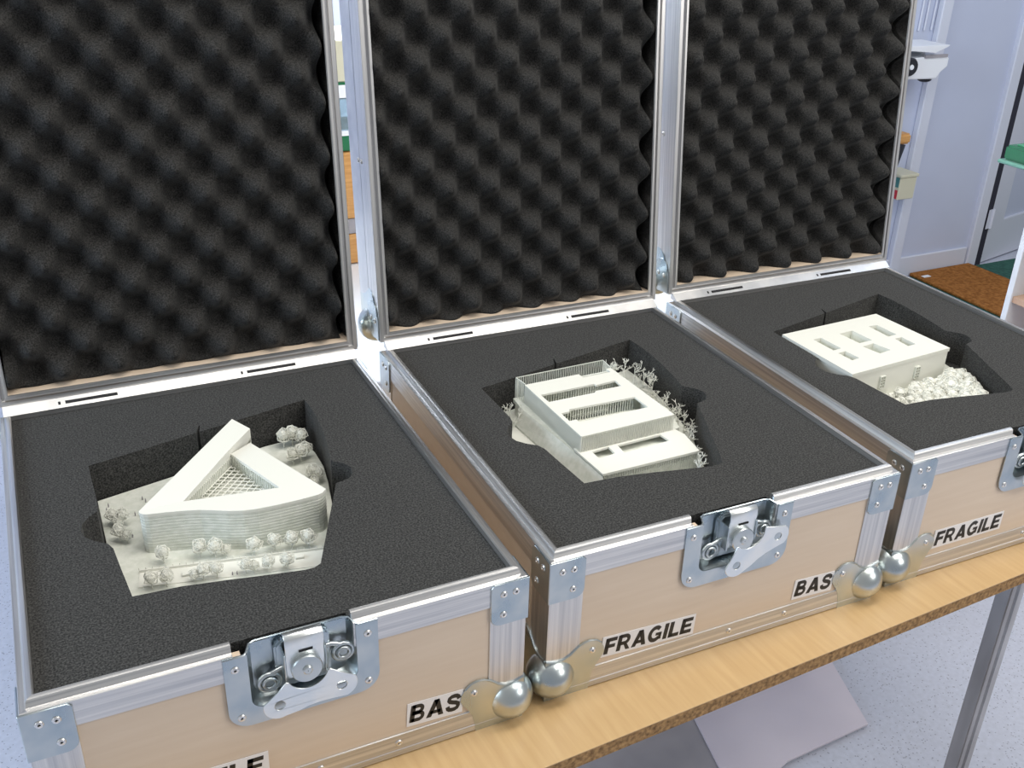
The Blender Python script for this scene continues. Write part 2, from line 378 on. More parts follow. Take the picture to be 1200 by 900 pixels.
CATCH_SCALE = 1.0
def make_catch(case, wing_at):
    """recessed butterfly catch; local x0..x1 along the front"""
    X0, X1, Z0, ZT = 0.1755, 0.331, 0.111, 0.2005
    ix0, ix1, iz0 = 0.199, 0.308, 0.131
    yf = -0.0035
    dz = empty('catch', (0, 0, 0)); bpy.data.objects.remove(dz)
    b = MB()
    r = 0.022
    outer = [(X0, ZT)] + [(X0 + r - r*cos(t), Z0 + r - r*sin(t)) for t in [pi/2*k/6 for k in range(7)]] + [(X1 - r + r*sin(t), Z0 + r - r*cos(t)) for t in [pi/2*k/6 for k in range(7)]] + [(X1, ZT)]
    r2 = 0.012
    inner = [(ix1, ZT)] + [(ix1 - r2 + r2*cos(t), iz0 + r2 - r2*sin(t)) for t in [pi/2*k/5 for k in range(6)]] + [(ix0 + r2 - r2*sin(t), iz0 + r2 - r2*cos(t)) for t in [pi/2*k/5 for k in range(6)]] + [(ix0, ZT)]
    b.prism(outer + inner, yf, yf + 0.0016, 'xz')
    # recess: sloping wall from the inner outline to a back plate
    back_y = 0.0125
    ins = 0.006
    cxm, czm = (ix0 + ix1)/2, 0.17
    fr = [b.vert((u, yf + 0.001, v)) for u, v in inner]
    bk = []
    for u, v in inner:
        u2 = u + (ins if u < cxm else -ins); v2 = v if v > ZT - 0.001 else v + ins*0.8
        bk.append(b.vert((u2, back_y, v2)))
    n = len(inner)
    for k in range(n - 1): b.face((fr[k], fr[k+1], bk[k+1], bk[k]))
    b.face(bk)
    # rolled top lip of the dish
    b.tube([(X0, yf + .0008, ZT), (ix0 - .003, yf + .0008, ZT), (ix0, yf + .003, ZT + .001), (ix0 + ins - .002, back_y - .003, ZT + .002), (ix0 + ins + .004, back_y, ZT + .002), (ix1 - ins - .004, back_y, ZT + .002), (ix1 - ins + .002, back_y - .003, ZT + .002), (ix1, yf + .003, ZT + .001), (ix1 + .003, yf + .0008, ZT), (X1, yf + .0008, ZT)], 0.0012, 6)
    dish = b.build('catch_dish', ZINC, case, smooth=40)
    for x, z in ((X0 + 0.011, 0.186), (X1 - 0.011, 0.186), (X0 + 0.012, 0.124), (X1 - 0.012, 0.124)): rivet(dish, (x, yf, z))
    xc = 0.2555
    # raised bridge either side of the hasp
    b = MB(); b.prism([(xc - 0.029, 0.140), (xc + 0.027, 0.140), (xc + 0.027, 0.196), (xc + 0.020, 0.200), (xc - 0.022, 0.200), (xc - 0.029, 0.194)], 0.004, 0.0122, 'xz'); b.build('bridge_plate', ZINC, dish, bevel=0.002, bseg=2)
    # hasp: plate with hooked top
    b = MB()
    prof = [(-0.0055, 0.158), (-0.0055, 0.190), (-0.007, 0.197), (-0.0065, 0.207), (-0.002, 0.2105), (0.004, 0.2095), (0.004, 0.2075), (-0.002, 0.2085), (-0.0048, 0.206), (-0.0052, 0.197), (-0.0037, 0.190), (-0.0037, 0.158)]
    b.prism(prof, xc - 0.0205, xc + 0.0185, 'yz'); hs = b.build('hasp', BRIGHT, dish, bevel=0.0004)
    b = MB(); b.box(xc - 0.007, xc + 0.007, -0.0064, -0.005, 0.1885, 0.191); b.build('slot', DARK, dish, smooth=0)
    for s in (-1, 1):
        b = MB(); b.box(xc + (-0.0225 if s < 0 else 0.0185), xc + (-0.0205 if s < 0 else 0.0205), -0.008, 0.006, 0.156, 0.190); b.build('hasp_cheek', ZINC, dish, bevel=0.0006)
    # knob
    kz = 0.1690
    b = MB(); b.revolve((xc - 0.001, -0.004, kz), (0, -1, 0.05), [(0.0158, -0.004), (0.0158, 0.0065), (0.0148, 0.0078), (0.005, 0.0082), (0.005, 0.0095), (0.0036, 0.0105), (0.0, 0.0105)], 28); b.build('knob', ZINC, dish)
    b = MB(); b.revolve((xc - 0.001, -0.0136, kz + .0005), (0, -1, 0.05), [(0.0019, 0), (0.0, 0.0012)], 10); b.build('knob_screw', DARK, dish)
    # butterfly wing plate: outline around the knob
    lx, rl, nz_, nr = 0.0320, 0.0165, 0.0320, 0.0212
    ol = [(-0.0225, 0.0260), (-0.0330, 0.0160)] + arc(-lx, 0, rl, 160, 285, 10) + [(-0.014, -0.0150), (-0.004, -0.0128), (0.008, -0.0124), (0.020, -0.0135)] + arc(lx, 0, rl, -75, 25, 8) + [(0.0330, 0.0170), (0.0225, 0.0260)] + arc(0, nz_, nr, -20, -160, 18)
    mx_, mz_, ma = wing_at
    tr = lambda u, v: (mx_ + u*cos(ma) - v*sin(ma), mz_ + u*sin(ma) + v*cos(ma))
    outl = [tr(*p) for p in ol]
    holes = [[tr(*p) for p in arc(c_, 0, 0.0056, 0, 330, 11)] for c_ in (-lx, lx)]
    b = MB(); b.prism([outl] + holes, -0.0130, -0.0112, 'xz'); tag(b.build('butterfly_wing', BRIGHT, dish, bevel=0.0004), 'pale zinc butterfly turn plate with two holes')
    # coil hooks left and right
    for hx, hz in ((0.2190, 0.153), (0.2955, 0.166)):
        b = MB(); b.tube([(hx + 0.0105*cos(t), 0.004, hz + 0.010*sin(t)) for t in [2*pi*k/18 for k in range(18)]], 0.0026, 8, True)
        b.tube([(hx + 0.0062*cos(t), 0.0015, hz + 0.006*sin(t)) for t in [2*pi*k/14 for k in range(14)]], 0.0018, 8, True)
        s = 1 if hx < xc else -1
        b.tube([(hx + s*0.002, 0.004, hz + 0.010), (hx + s*0.012, 0.004, hz + 0.0135), (hx + s*0.022, 0.005, hz + 0.012)], 0.0026, 8)
        b.build('coil_spring', ZINC, dish, smooth=60)
    return dish

CAV = [(0.0945, 0.417), (0.232, 0.4505), (0.2385, 0.468), (0.2405, 0.4685), (0.2365, 0.4515), (0.389, 0.4885), (0.3915, 0.455), (0.391, 0.425), (0.3875, 0.385), (0.382, 0.345), (0.376, 0.3125)]
CAV += [(0.382, 0.306), (0.390, 0.298), (0.3945, 0.287), (0.393, 0.275), (0.386, 0.264), (0.375, 0.260), (0.3665, 0.2585)]
CAV += [(0.3040, 0.108), (0.2960, 0.1035), (0.2850, 0.1035), (0.2500, 0.110), (0.2050, 0.119), (0.1600, 0.127), (0.1110, 0.130)]
CAV += [(0.1060, 0.185), (0.1030, 0.224), (0.0985, 0.236), (0.086, 0.2465), (0.0770, 0.258), (0.0735, 0.272), (0.076, 0.287), (0.084, 0.298), (0.094, 0.307), (0.0965, 0.32)]
CAVD = 0.056
def plate_outline(rounded=False):
    """the terrain plate that drops into the cavity"""
    p = [(0.0975, 0.4145), (0.3865, 0.4835), (0.3885, 0.425), (0.3845, 0.385), (0.3790, 0.345), (0.3725, 0.311), (0.3630, 0.2605), (0.3010, 0.111), (0.2940, 0.1065), (0.2500, 0.1130), (0.1600, 0.1300), (0.1140, 0.1330), (0.1090, 0.185), (0.1065, 0.230), (0.101, 0.25), (0.098, 0.28)]
    if rounded: p[1:3] = [(0.3250, 0.4690), (0.3600, 0.4730), (0.3790, 0.4600), (0.3840, 0.425)]
    return p

def letter_shapes(ch):
    """heavy sans capitals, height 1: list of polygons and the advance width"""
    Q = lambda x0, x1, y0, y1: [(x0, y0), (x1, y0), (x1, y1), (x0, y1)]
    def ribbon(pts, wd):
        out = []; pts = [Vector(p) for p in pts]; l = []; r_ = []
        for k, p in enumerate(pts):
            a, c = pts[max(k - 1, 0)], pts[min(k + 1, len(pts) - 1)]
            d = (c - a).normalized(); n_ = Vector((-d.y, d.x))*wd/2; l.append(p + n_); r_.append(p - n_)
        for k in range(len(pts) - 1): out.append([tuple(l[k]), tuple(l[k+1]), tuple(r_[k+1]), tuple(r_[k])])
        return out
    stem = Q(0, .28, 0, 1)
    def ell(cx, cy, ra, rb, a0, a1, n=10): return [(cx + ra*cos(radians(a0 + (a1-a0)*k/n)), cy + rb*sin(radians(a0 + (a1-a0)*k/n))) for k in range(n + 1)]
    if ch == 'F': return [stem, Q(0, .78, .77, 1), Q(0, .70, .37, .59)], .76
    if ch == 'E': return [stem, Q(0, .80, .77, 1), Q(0, .74, .40, .60), Q(0, .82, 0, .23)], .80
    if ch == 'L': return [stem, Q(0, .76, 0, .23)], .76
    if ch == 'I': return [stem], .28
    if ch == 'A': return [[(0, 0), (.29, 0), (.66, 1), (.36, 1)], [(1.02, 0), (.73, 0), (.36, 1), (.66, 1)], Q(.2, .82, .17, .37)], 1.02
    if ch == 'R': return [stem, [(.40, .46), (.62, .46), (.95, 0), (.67, 0)]] + ribbon([(.1, .905), (.50, .905)] + ell(.50, .675, .25, .23, 80, -80) + [(.50, .445), (.1, .445)], .225), .95
    if ch == 'B': return [stem] + ribbon([(.1, .91), (.47, .91)] + ell(.47, .725, .21, .185, 80, -80) + [(.47, .54), (.1, .54)], .21) + ribbon([(.1, .50), (.52, .50)] + ell(.52, .295, .23, .205, 80, -80) + [(.52, .09), (.1, .09)], .21), .88
    if ch == 'G': return [Q(.52, .95, .37, .55), Q(.74, .95, .10, .50)] + ribbon(ell(.48, .5, .375, .405, 42, 322, 22), .25), 1.0
    if ch == 'S': return ribbon([(.74, .68), (.68, .83), (.56, .895), (.42, .91), (.26, .885), (.15, .80), (.14, .68), (.22, .59), (.40, .525), (.58, .475), (.71, .40), (.735, .28), (.69, .16), (.56, .10), (.42, .09), (.24, .115), (.14, .19), (.10, .33)], .235), .87
def text_mesh(body, width, height, shear=0.10):
    b = MB(); x = 0.0; shapes = []
    for ch in body:
        polys, adv = letter_shapes(ch)
        shapes += [[(x + u, v) for u, v in p] for p in polys]; x += adv + 0.11
    tot = x - 0.11
    k = width/(tot + shear)
    for p in shapes: b.prism([((u + v*shear)*k, v*height) for u, v in p], -0.0002, 0, 'xz')
    o = b.build('lettering', INK, None, smooth=0); me = o.data; bpy.data.objects.remove(o)
    return me
def make_label(case, body, x, z, wd, ht, tilt, tw, th, tx, tz):
    b = MB(); b.box(0, wd, -0.0007, 0, 0, ht)
    lb = b.build('label', LABEL, case, smooth=0); lb.location = (x, -0.0004, z); lb.rotation_euler = (0, tilt, 0)
    tag(lb, 'white sticker reading ' + body)
    me = text_mesh(body, tw, th)
    o = bpy.data.objects.new('lettering', me); COL.objects.link(o); o.parent = lb; o.location = (tx, -0.0007, tz)
    return lb

def egg_mesh(px, pz):
    x0, x1, z0, z1 = 0.0155, W - 0.0190, 0.0310, CY - 0.016
    nx, nz = 130, 150; kx, kz_ = 2*pi/0.0725, 2*pi/0.0742
    b = MB()
    def yy(x, z):
        c = cos(kx*(x - px))*cos(kz_*(z - pz))
        c += 0.05*sin(37*x + 11*z)*sin(23*z - 9*x)
        c = 2*((1 + max(-1, min(1, c)))/2)**1.3 - 1
        return 0.0150 - 0.0215*c
    g = [[b.vert((x0 + (x1 - x0)*i/nx, yy(x0 + (x1 - x0)*i/nx, z0 + (z1 - z0)*j/nz), z0 + (z1 - z0)*j/nz)) for i in range(nx + 1)] for j in range(nz + 1)]
    for j in range(nz):
        for i in range(nx): b.face((g[j][i], g[j][i+1], g[j+1][i+1], g[j+1][i]))
    per = [g[0][i] for i in range(nx + 1)] + [g[j][nx] for j in range(1, nz + 1)] + [g[nz][i] for i in range(nx - 1, -1, -1)] + [g[j][0] for j in range(nz - 1, 0, -1)]
    bk = [b.vert((b.v[i][0], LIDT - 0.011, b.v[i][2])) for i in per]
    for k in range(len(per)): b.face((per[k], per[(k+1) % len(per)], bk[(k+1) % len(per)], bk[k]))
    b.face(bk)
    return b

def make_case(loc, rz_, label, lean, egg_phase, wing_at, frag, bas):
    cs = empty('flight_case', loc, rz_)
    tag(cs, label, 'case', 'open flight cases in a row on the table')
    # ---- plywood body
    b = MB(); b.box(0.009, W - 0.009, 0.009, D - 0.009, 0.003, 0.012); b.build('base_panel', BIRCH, cs, smooth=0)
    b = MB(); b.prism([(0, 0.003), (W, 0.003), (W, H - 0.004), (0.313, H - 0.004), (0.313, 0.127), (0.194, 0.127), (0.194, H - 0.004), (0, H - 0.004)], 0, 0.0085, 'xz'); b.build('front_panel', BIRCH, cs, smooth=0)
    b = MB(); b.box(0, W, D - 0.0085, D, 0.003, H - 0.004); b.build('back_panel', BIRCH, cs, smooth=0)
    for x in (0, W - 0.0085):
        b = MB(); b.box(x, x + 0.0085, 0.0085, D - 0.0085, 0.003, H - 0.004); b.build('side_panel', BIRCH, cs, smooth=0)
    # ---- aluminium rim with tongue
    pr = [(-0.0018, H - 0.030), (-0.0018, H - 0.0005), (-0.0012, H), (0.0038, H), (0.0044, H + 0.0012), (0.0052, H + 0.0058), (0.0064, H + 0.0074), (0.0085, H + 0.0080), (0.0110, H + 0.0080), (0.0124, H + 0.0070), (0.0126, H - 0.030)]
    rails(pr, 0, W, 0, D, 0, 'xy', (None, NOTCH[0])).build('rim_rail', ALUX, cs, smooth=30)
    rails(pr, 0, W, 0, D, 0, 'xy', (NOTCH[1], None)).build('rim_rail', ALUX, cs, smooth=30)
    for sd in (1, 2, 3): rails(pr, 0, W, 0, D, sd, 'xy').build('rim_rail', ALUX if sd == 2 else ALUY, cs, smooth=30)
    # ---- bottom angles with a ridge
    pb = [(-0.0018, 0.0015), (-0.0018, 0.0085), (-0.0024, 0.0095), (-0.0018, 0.0105), (-0.0018, 0.031), (-0.0002, 0.0315), (0.0, 0.0015)]
    for sd in range(4):
        o = rails(pb, 0, W, 0, D, sd, 'xy').build('bottom_rail', ALUB if sd in (0, 2) else ALUY, cs, smooth=30)
        if sd == 0:
            for x in (0.262, 0.35): rivet(o, (x, -0.0018, 0.020))
        if sd == 3: rivet(o, (-0.0018, 0.3, 0.020), 'left')
    # ---- corner angles, braces, ball corners
    for cx_, cy_ in ((0, 0), (1, 0), (0, 1), (1, 1)):
        xf = corner_xf(cx_, cy_)
        b = MB(); b.xf = xf
        b.prism([(-0.0016, -0.0016), (0.042, -0.0016), (0.042, 0), (0, 0), (0, 0.042), (-0.0016, 0.042)], 0.032, H - 0.031)
        b.build('corner_rail', ALUZ, cs, bevel=0.0004)
        br = corner_brace_bm(xf).build('corner_brace', ZINC, cs, bevel=0.0005)
        f1 = 'back' if cy_ else 'front'; f2 = 'right' if cx_ else 'left'
        for a_, z_ in ((0.027, 0.187), (0.027, 0.160), (0.0125, 0.187)):
            p = xf((a_, -0.0038, z_)); rivet(br, p, f1)
            p = xf((-0.0038, a_, z_)); rivet(br, p, f2)
        bc = ball_corner_bm(xf).build('ball_corner', BALLM, cs, smooth=40)
        p = xf((0.060, -0.0022, 0.058)); rivet(bc, p, f1)
        p = xf((-0.0022, 0.060, 0.058)); rivet(bc, p, f2)
    make_catch(cs, wing_at)
    # ---- foam insert with the shaped cavity
    out = [(0.0128, 0.0128), (0.188, 0.0128), (0.188, 0.0185), (0.304, 0.0185), (0.304, 0.0128), (W - 0.0128, 0.0128), (W - 0.0128, D - 0.0128), (0.0128, D - 0.0128)]
    b = MB(); b.prism([out, CAV], H - CAVD - 0.002, H - 0.0005)
    b.build('foam_insert', FOAM, cs, smooth=0)
    b = MB(); b.box(0.0128, W - 0.0128, 0.0190, D - 0.0128, 0.0125, H - CAVD - 0.002); b.build('foam_bed', FOAM, cs, smooth=0)
    # ---- stickers
    make_label(cs, 'FRAGILE', *frag); make_label(cs, 'BAS', *bas)
    # ---- hinge strip with slots
    b = MB(); b.prism([(D - 0.0155, H + 0.0060), (D - 0.0155, H + 0.0078), (D - 0.0020, H + 0.0166), (D + 0.003, H + 0.0166), (D + 0.003, H + 0.0060)], 0.004, W - 0.004, 'yz')
    hg = b.build('hinge_strip', ALU, cs, smooth=0)
    for x0, x1 in ((0.082, 0.150), (0.330, 0.402)):
        b = MB(); nv, dv = Vector((0, -0.546, 0.838)), Vector((0, 0.838, 0.546))
        for xa, xb in ((x0, x1), (x0 - 0.009, x0 - 0.006)):
            b.obox(Vector(((xa + xb)/2, D - 0.0090, H + 0.0120)) + nv*0.0001, (1, 0, 0), dv, nv, (xb - xa)/2, 0.0024, 0.0003)
        b.build('hinge_slot', DARK, hg, smooth=0)
    # ---- lid, opened upright and leaning back a little
    b = MB()
    zb, zt, T = 0.0165, CY, LIDT
    ld = None
    b.box(0.0, W, T - 0.009, T, zb, zt)
    b.box(0.0, 0.009, 0.008, T - 0.009, zb, zt); b.box(W - 0.009, W, 0.008, T - 0.009, zb, zt)
    b.box(0.009, W - 0.009, 0.008, T - 0.009, zb, zb + 0.009); b.box(0.009, W - 0.009, 0.008, T - 0.009, zt - 0.009, zt)
    ld = b.build('lid', BIRCH, cs, smooth=0)
    ld.location = (0, D, H); ld.rotation_euler = (radians(-lean), 0, 0)
    pl = [(-0.0018, 0.044), (-0.0018, 0.0005), (-0.0012, 0.0), (0.0045, 0.0), (0.0052, 0.0042), (0.0090, 0.0046), (0.0096, -0.0014), (0.0132, -0.0014), (0.0136, 0.0), (0.0136, 0.044)]
    for sd in range(4): rails(pl, 0, W, zb, zt, sd, 'xz').build('rim_rail', ALUX if sd in (0, 2) else ALUZ, ld, smooth=30)
    pi_ = [(0.0090, 0.0005), (0.0140, 0.0005), (0.0140, T - 0.0095), (0.0090, T - 0.0095)]
    for sd in range(4): rails(pi_, 0, W, zb, zt, sd, 'xz').build('lid_liner', BIRCH if sd == 0 else ALUD, ld, smooth=30)
    pe = [(-0.0018, 0.0455), (-0.0018, T + 0.0016), (0.030, T + 0.0016), (0.030, T), (0.0, T), (0.0, 0.0455)]
    for sd in range(4):
        o = rails(pe, 0, W, zb, zt, sd, 'xz').build('edge_rail', ALU, ld, smooth=30)
    for z_ in (0.29, 0.53):
        for y_ in (0.037, 0.052): rivet(ld, (-0.0018, y_, z_), 'left')
    ef = egg_mesh(*egg_phase).build('egg_crate_foam', EGG, ld, smooth=180)
    # lid ball corners (at the far side) and hinge-side braces
    for cx_ in (0, 1):
        for top in (0, 1):
            if top: xf = (lambda p, cx_=cx_: ((W - p[0]) if cx_ else p[0], LIDT - p[2], zt - p[1]))
            else: xf = (lambda p, cx_=cx_: ((W - p[0]) if cx_ else p[0], LIDT - p[2], zb + p[1]))
            ball_corner_bm(xf).build('ball_corner', BALLM, ld, smooth=40)
        xf = (lambda p, cx_=cx_: ((W - p[0]) if cx_ else p[0], p[1], p[2]))
        b = MB(); b.xf = xf
        b.prism([(0.003, zb), (0.044, zb), (0.044, zb + 0.040)] + [(0.024 + 0.018*cos(t), zb + 0.040 + 0.020*sin(t)) for t in [pi*k/8 for k in range(1, 9)]] + [(0.003, zb + 0.034)], -0.0038, -0.0018, 'yz')
        br = b.build('lid_brace', ZINC, ld, bevel=0.0005)
        for y_, z_ in ((0.016, zb + 0.03), (0.034, zb + 0.032)): rivet(br, ((W + 0.0038) if cx_ else -0.0038, y_, z_), 'right' if cx_ else 'left')
    return cs

CASES = [((0, 0, 0), 0.0), ((0.5368, 0.009, 0), -0.0122), ((1.0745, 0.0127, 0), -0.0135)]
make_case(*CASES[0], 'open plywood flight case at the left, holding the white triangular building model', 5.0, (0.0875, 0.3475), (0.2560, 0.1360, 0.05),
          (0.071, 0.0385, 0.138, 0.0315, 0.018, 0.130, 0.0235, 0.003, 0.0042), (0.3600, 0.0385, 0.066, 0.0325, 0.05, 0.0620, 0.0235, 0.0025, 0.0052))
make_case(*CASES[1], 'open plywood flight case in the middle, holding the white slotted roof building model', 6.0, (0.0890, 0.3525), (0.2775, 0.1480, 0.45),
          (0.0730, 0.0405, 0.133, 0.0305, 0.050, 0.127, 0.0235, 0.003, 0.0038), (0.3590, 0.0385, 0.066, 0.0310, 0.05, 0.0620, 0.0235, 0.0025, 0.0048))
make_case(*CASES[2], 'open plywood flight case at the right, holding the white model with six roof lights', 6.0, (0.1125, 0.337), (0.2600, 0.1390, 0.15),
          (0.0750, 0.0425, 0.133, 0.0310, 0.004, 0.127, 0.0235, 0.003, 0.0040), (0.3590, 0.0385, 0.066, 0.0310, 0.05, 0.0620, 0.0235, 0.0025, 0.0048))

# ------------------------------------------------------------------ architectural models
PZ = H - 0.052
def model_root(k, name, label):
    (x, y, z), a = CASES[k]
    o = empty(name, (x, y, PZ - 0.004), a); tag(o, label, 'architectural model', 'white building models in foam cut-outs'); return o
ZO = PZ - 0.004      # subtract to get model-local heights
def lz(z): return z - ZO

def scribble_tree(seed, r=0.010, h=0.030, wire=0.00055, core=0.72):
    rnd = random.Random(seed)
    bm = bmesh.new(); bmesh.ops.create_icosphere(bm, subdivisions=2, radius=r)
    for v in bm.verts:
        k = 1 + rnd.uniform(-0.22, 0.22); v.co = v.co*k + Vector((rnd.uniform(-1, 1), rnd.uniform(-1, 1), rnd.uniform(-1, 1)))*r*0.12
        v.co.z = v.co.z*0.95 + h - r
    bmesh.ops.wireframe(bm, faces=bm.faces[:], thickness=wire*2, use_replace=True, use_even_offset=False, use_boundary=True)
    b = MB()
    bm.verts.ensure_lookup_table()
    me = bpy.data.meshes.new('t'); bm.to_mesh(me); bm.free()
    b.v = [tuple(v.co) for v in me.vertices]; b.f = [tuple(p.vertices) for p in me.polygons]; b.m = [0]*len(b.f)
    b.sphere((0, 0, h - r), r*core, 10, 6)
    b.tube([(0, 0, 0), (0.0004, 0, h - r*1.5), (0, 0, h - r)], [0.0009, 0.0008, 0.0006], 5)
    for k in range(4):
        a = k*1.6 + rnd.random(); b.tube([(0, 0, h - 1.9*r), (cos(a)*r*0.7, sin(a)*r*0.7, h - r*0.8)], 0.0005, 4)
    o = b.build('tree', WHITE, None, smooth=0); me = o.data; bpy.data.objects.remove(o); return me
def spiky_tree(seed, h=0.04, spread=0.014):
    rnd = random.Random(seed); b = MB()
    def grow(p, d, l, r, lev):
        e = p + d*l
        b.tube([p, e], [r, r*0.7], 4)
        if lev == 0: return
        for k in range(3):
            nd = (d*0.7 + Vector((rnd.uniform(-1, 1), rnd.uniform(-1, 1), rnd.uniform(-0.35, 0.9)))).normalized()
            grow(p + d*l*rnd.uniform(0.45, 1.0), nd, l*rnd.uniform(0.5, 0.72), r*0.75, lev - 1)
    grow(Vector((0, 0, 0)), Vector((0, 0, 1)), h*0.47, 0.00075, 3)
    o = b.build('tree', WHITE, None, smooth=0); me = o.data; bpy.data.objects.remove(o); return me
def place(me, parent, x, y, z, s=1.0, name='tree'):
    o = bpy.data.objects.new(name, me); COL.objects.link(o); o.parent = parent
    o.location = (x, y, z); o.scale = (s, s, s); o.rotation_euler = (0, 0, random.uniform(0, 6.28)); return o
def round_poly(p, r, n=4):
    out = []
    for i in range(len(p)):
        a, c, d = Vector(p[i-1]), Vector(p[i]), Vector(p[(i+1) % len(p)])
        e, f = (a - c), (d - c); rr = min(r, e.length*0.4, f.length*0.4)
        q, s = c + e.normalized()*rr, c + f.normalized()*rr
        for k in range(n + 1):
            t = k/n; out.append(tuple(q*(1-t)**2 + c*2*t*(1-t) + s*t*t))
    return out

# ---- model 1: triangular museum block
m1 = model_root(0, 'triangular_building_model', 'white printed model of a triangular courtyard building, left case')
b = MB(); b.prism(plate_outline(True), 0, 0.004); b.build('terrain_plate', CLEAR, m1, bevel=0.0004)
zr = lz(H + 0.003); zg = 0.004
A1, A2, B1, B2 = (0.1375, 0.283), (0.143, 0.2735), (0.341, 0.2365), (0.350, 0.2450)
MID = [(0.165, 0.2690), (0.185, 0.2642), (0.203, 0.2585), (0.218, 0.2510), (0.232, 0.2435), (0.248, 0.2375), (0.265, 0.2345), (0.290, 0.2338), (0.315, 0.2345)]
Cc, Dd, Ee = (0.291, 0.3910), (0.2955, 0.408), (0.2785, 0.438)
I1, I2, I3 = (0.1885, 0.2845), (0.2620, 0.3720), (0.2995, 0.2700)
rise = 0.0125
left_wing = [A1, I1, I2, Dd, Ee]
zz = {A1: 0.0, I1: 0.0, I2: rise*0.8, Dd: rise, Ee: rise}
b = MB(); b.prism(left_wing, zr - 0.016, lambda u, v: zr + max(0, rise*((v - 0.283)/(0.42 - 0.283))) if v > 0.283 else zr); b.build('left_wing_roof', WHITE, m1, smooth=0)
b = MB(); b.prism([A1, (0.1385, 0.2785), (0.1415, 0.2750), (0.146, 0.2728)] + MID + [(0.338, 0.2363), (0.3435, 0.2385), (0.3475, 0.2425), B2, I3, I1], zr - 0.004, zr); b.build('front_wing_roof', WHITE, m1, smooth=0)
b = MB(); b.prism([I3, B2, Cc, I2], zr - 0.004, zr); b.build('right_wing_roof', WHITE, m1, smooth=0)
# ribbed facades: stacked thin courses, every other one set back
outl = [(0.1385, 0.2785), (0.1415, 0.2750), (0.146, 0.2728)] + MID + [(0.338, 0.2363), (0.3435, 0.2385), (0.3475, 0.2425), B2, Cc, Dd, Ee, A1]
cen = Vector((0.26, 0.31))
b = MB(); n = 26
rings = []
for k in range(2*n):
    z = zg + (zr - 0.002 - zg)*(k//2 + (k % 2))/n
    o_ = 0.00045 if (k//2) % 2 else 0.0
    rings.append([b.vert((p[0] + (cen - Vector(p)).normalized().x*(o_ + 0.0004), p[1] + (cen - Vector(p)).normalized().y*(o_ + 0.0004), z)) for p in outl])
for Ra, Rb in zip(rings, rings[1:]):
    for i in range(len(outl)): b.face((Ra[i], Ra[(i+1) % len(outl)], Rb[(i+1) % len(outl)], Rb[i]))
b.build('ribbed_facade', CLEAR, m1, smooth=0)
# courtyard walls with fins and the glazed lattice
b = MB()
crt = [I1, I2, I3]
for i in range(3):
    p, q = Vector(crt[i]), Vector(crt[(i+1) % 3]); L_ = (q - p).length; d = (q - p)/L_; nn = Vector((-d.y, d.x))
    zt_ = zr - 0.004
    m_ = int(L_/0.004)
    for k in range(m_):
        c = p + d*(k + 0.5)*L_/m_
        b.obox((c.x, c.y, (zg + zt_)/2 + 0.004), (d.x, d.y, 0), (nn.x, nn.y, 0), (0, 0, 1), 0.0008, 0.0009, (zt_ - zg)/2 - 0.004)
    c = (p + q)/2 - nn*(-0.0012)
    b.obox((c.x, c.y, (zg + zt_)/2), (d.x, d.y, 0), (nn.x, nn.y, 0), (0, 0, 1), L_/2, 0.0005, (zt_ - zg)/2)
tag(b.build('courtyard_wall', CLEAR, m1, smooth=0), kind='stuff')
b = MB()
def inside(pt, tri):
    s = [(tri[(i+1) % 3][0]-tri[i][0])*(pt[1]-tri[i][1]) - (tri[(i+1) % 3][1]-tri[i][1])*(pt[0]-tri[i][0]) for i in range(3)]
    return all(v > 0 for v in s) or all(v < 0 for v in s)
zl = zr - 0.017
g0 = Vector((0.25, 0.31)); e1 = Vector((0.66, 0.75)); e2 = Vector((0.9, -0.44))
for fam in (0, 1):
    for k in range(-9, 10):
        o_ = g0 + (e2 if fam == 0 else e1)*k*0.0078; dd = e1 if fam == 0 else e2
        ts = [t*0.002 for t in range(-60, 60) if inside(o_ + dd*t*0.002, crt)]
        if len(ts) < 3: continue
        p, q = o_ + dd*ts[0], o_ + dd*ts[-1]
        sl = lambda v: zl + (v.y - 0.31)*0.03
        b.tube([(p.x, p.y, sl(p)), (q.x, q.y, sl(q))], 0.0009, 4)
tag(b.build('roof_lattice', WHITE, m1, smooth=0), 'diagonal lattice over the courtyard')
b = MB(); b.prism([I1, I2, I3], zg, zl - 0.012); b.build('courtyard_floor', CLEAR, m1, smooth=0)
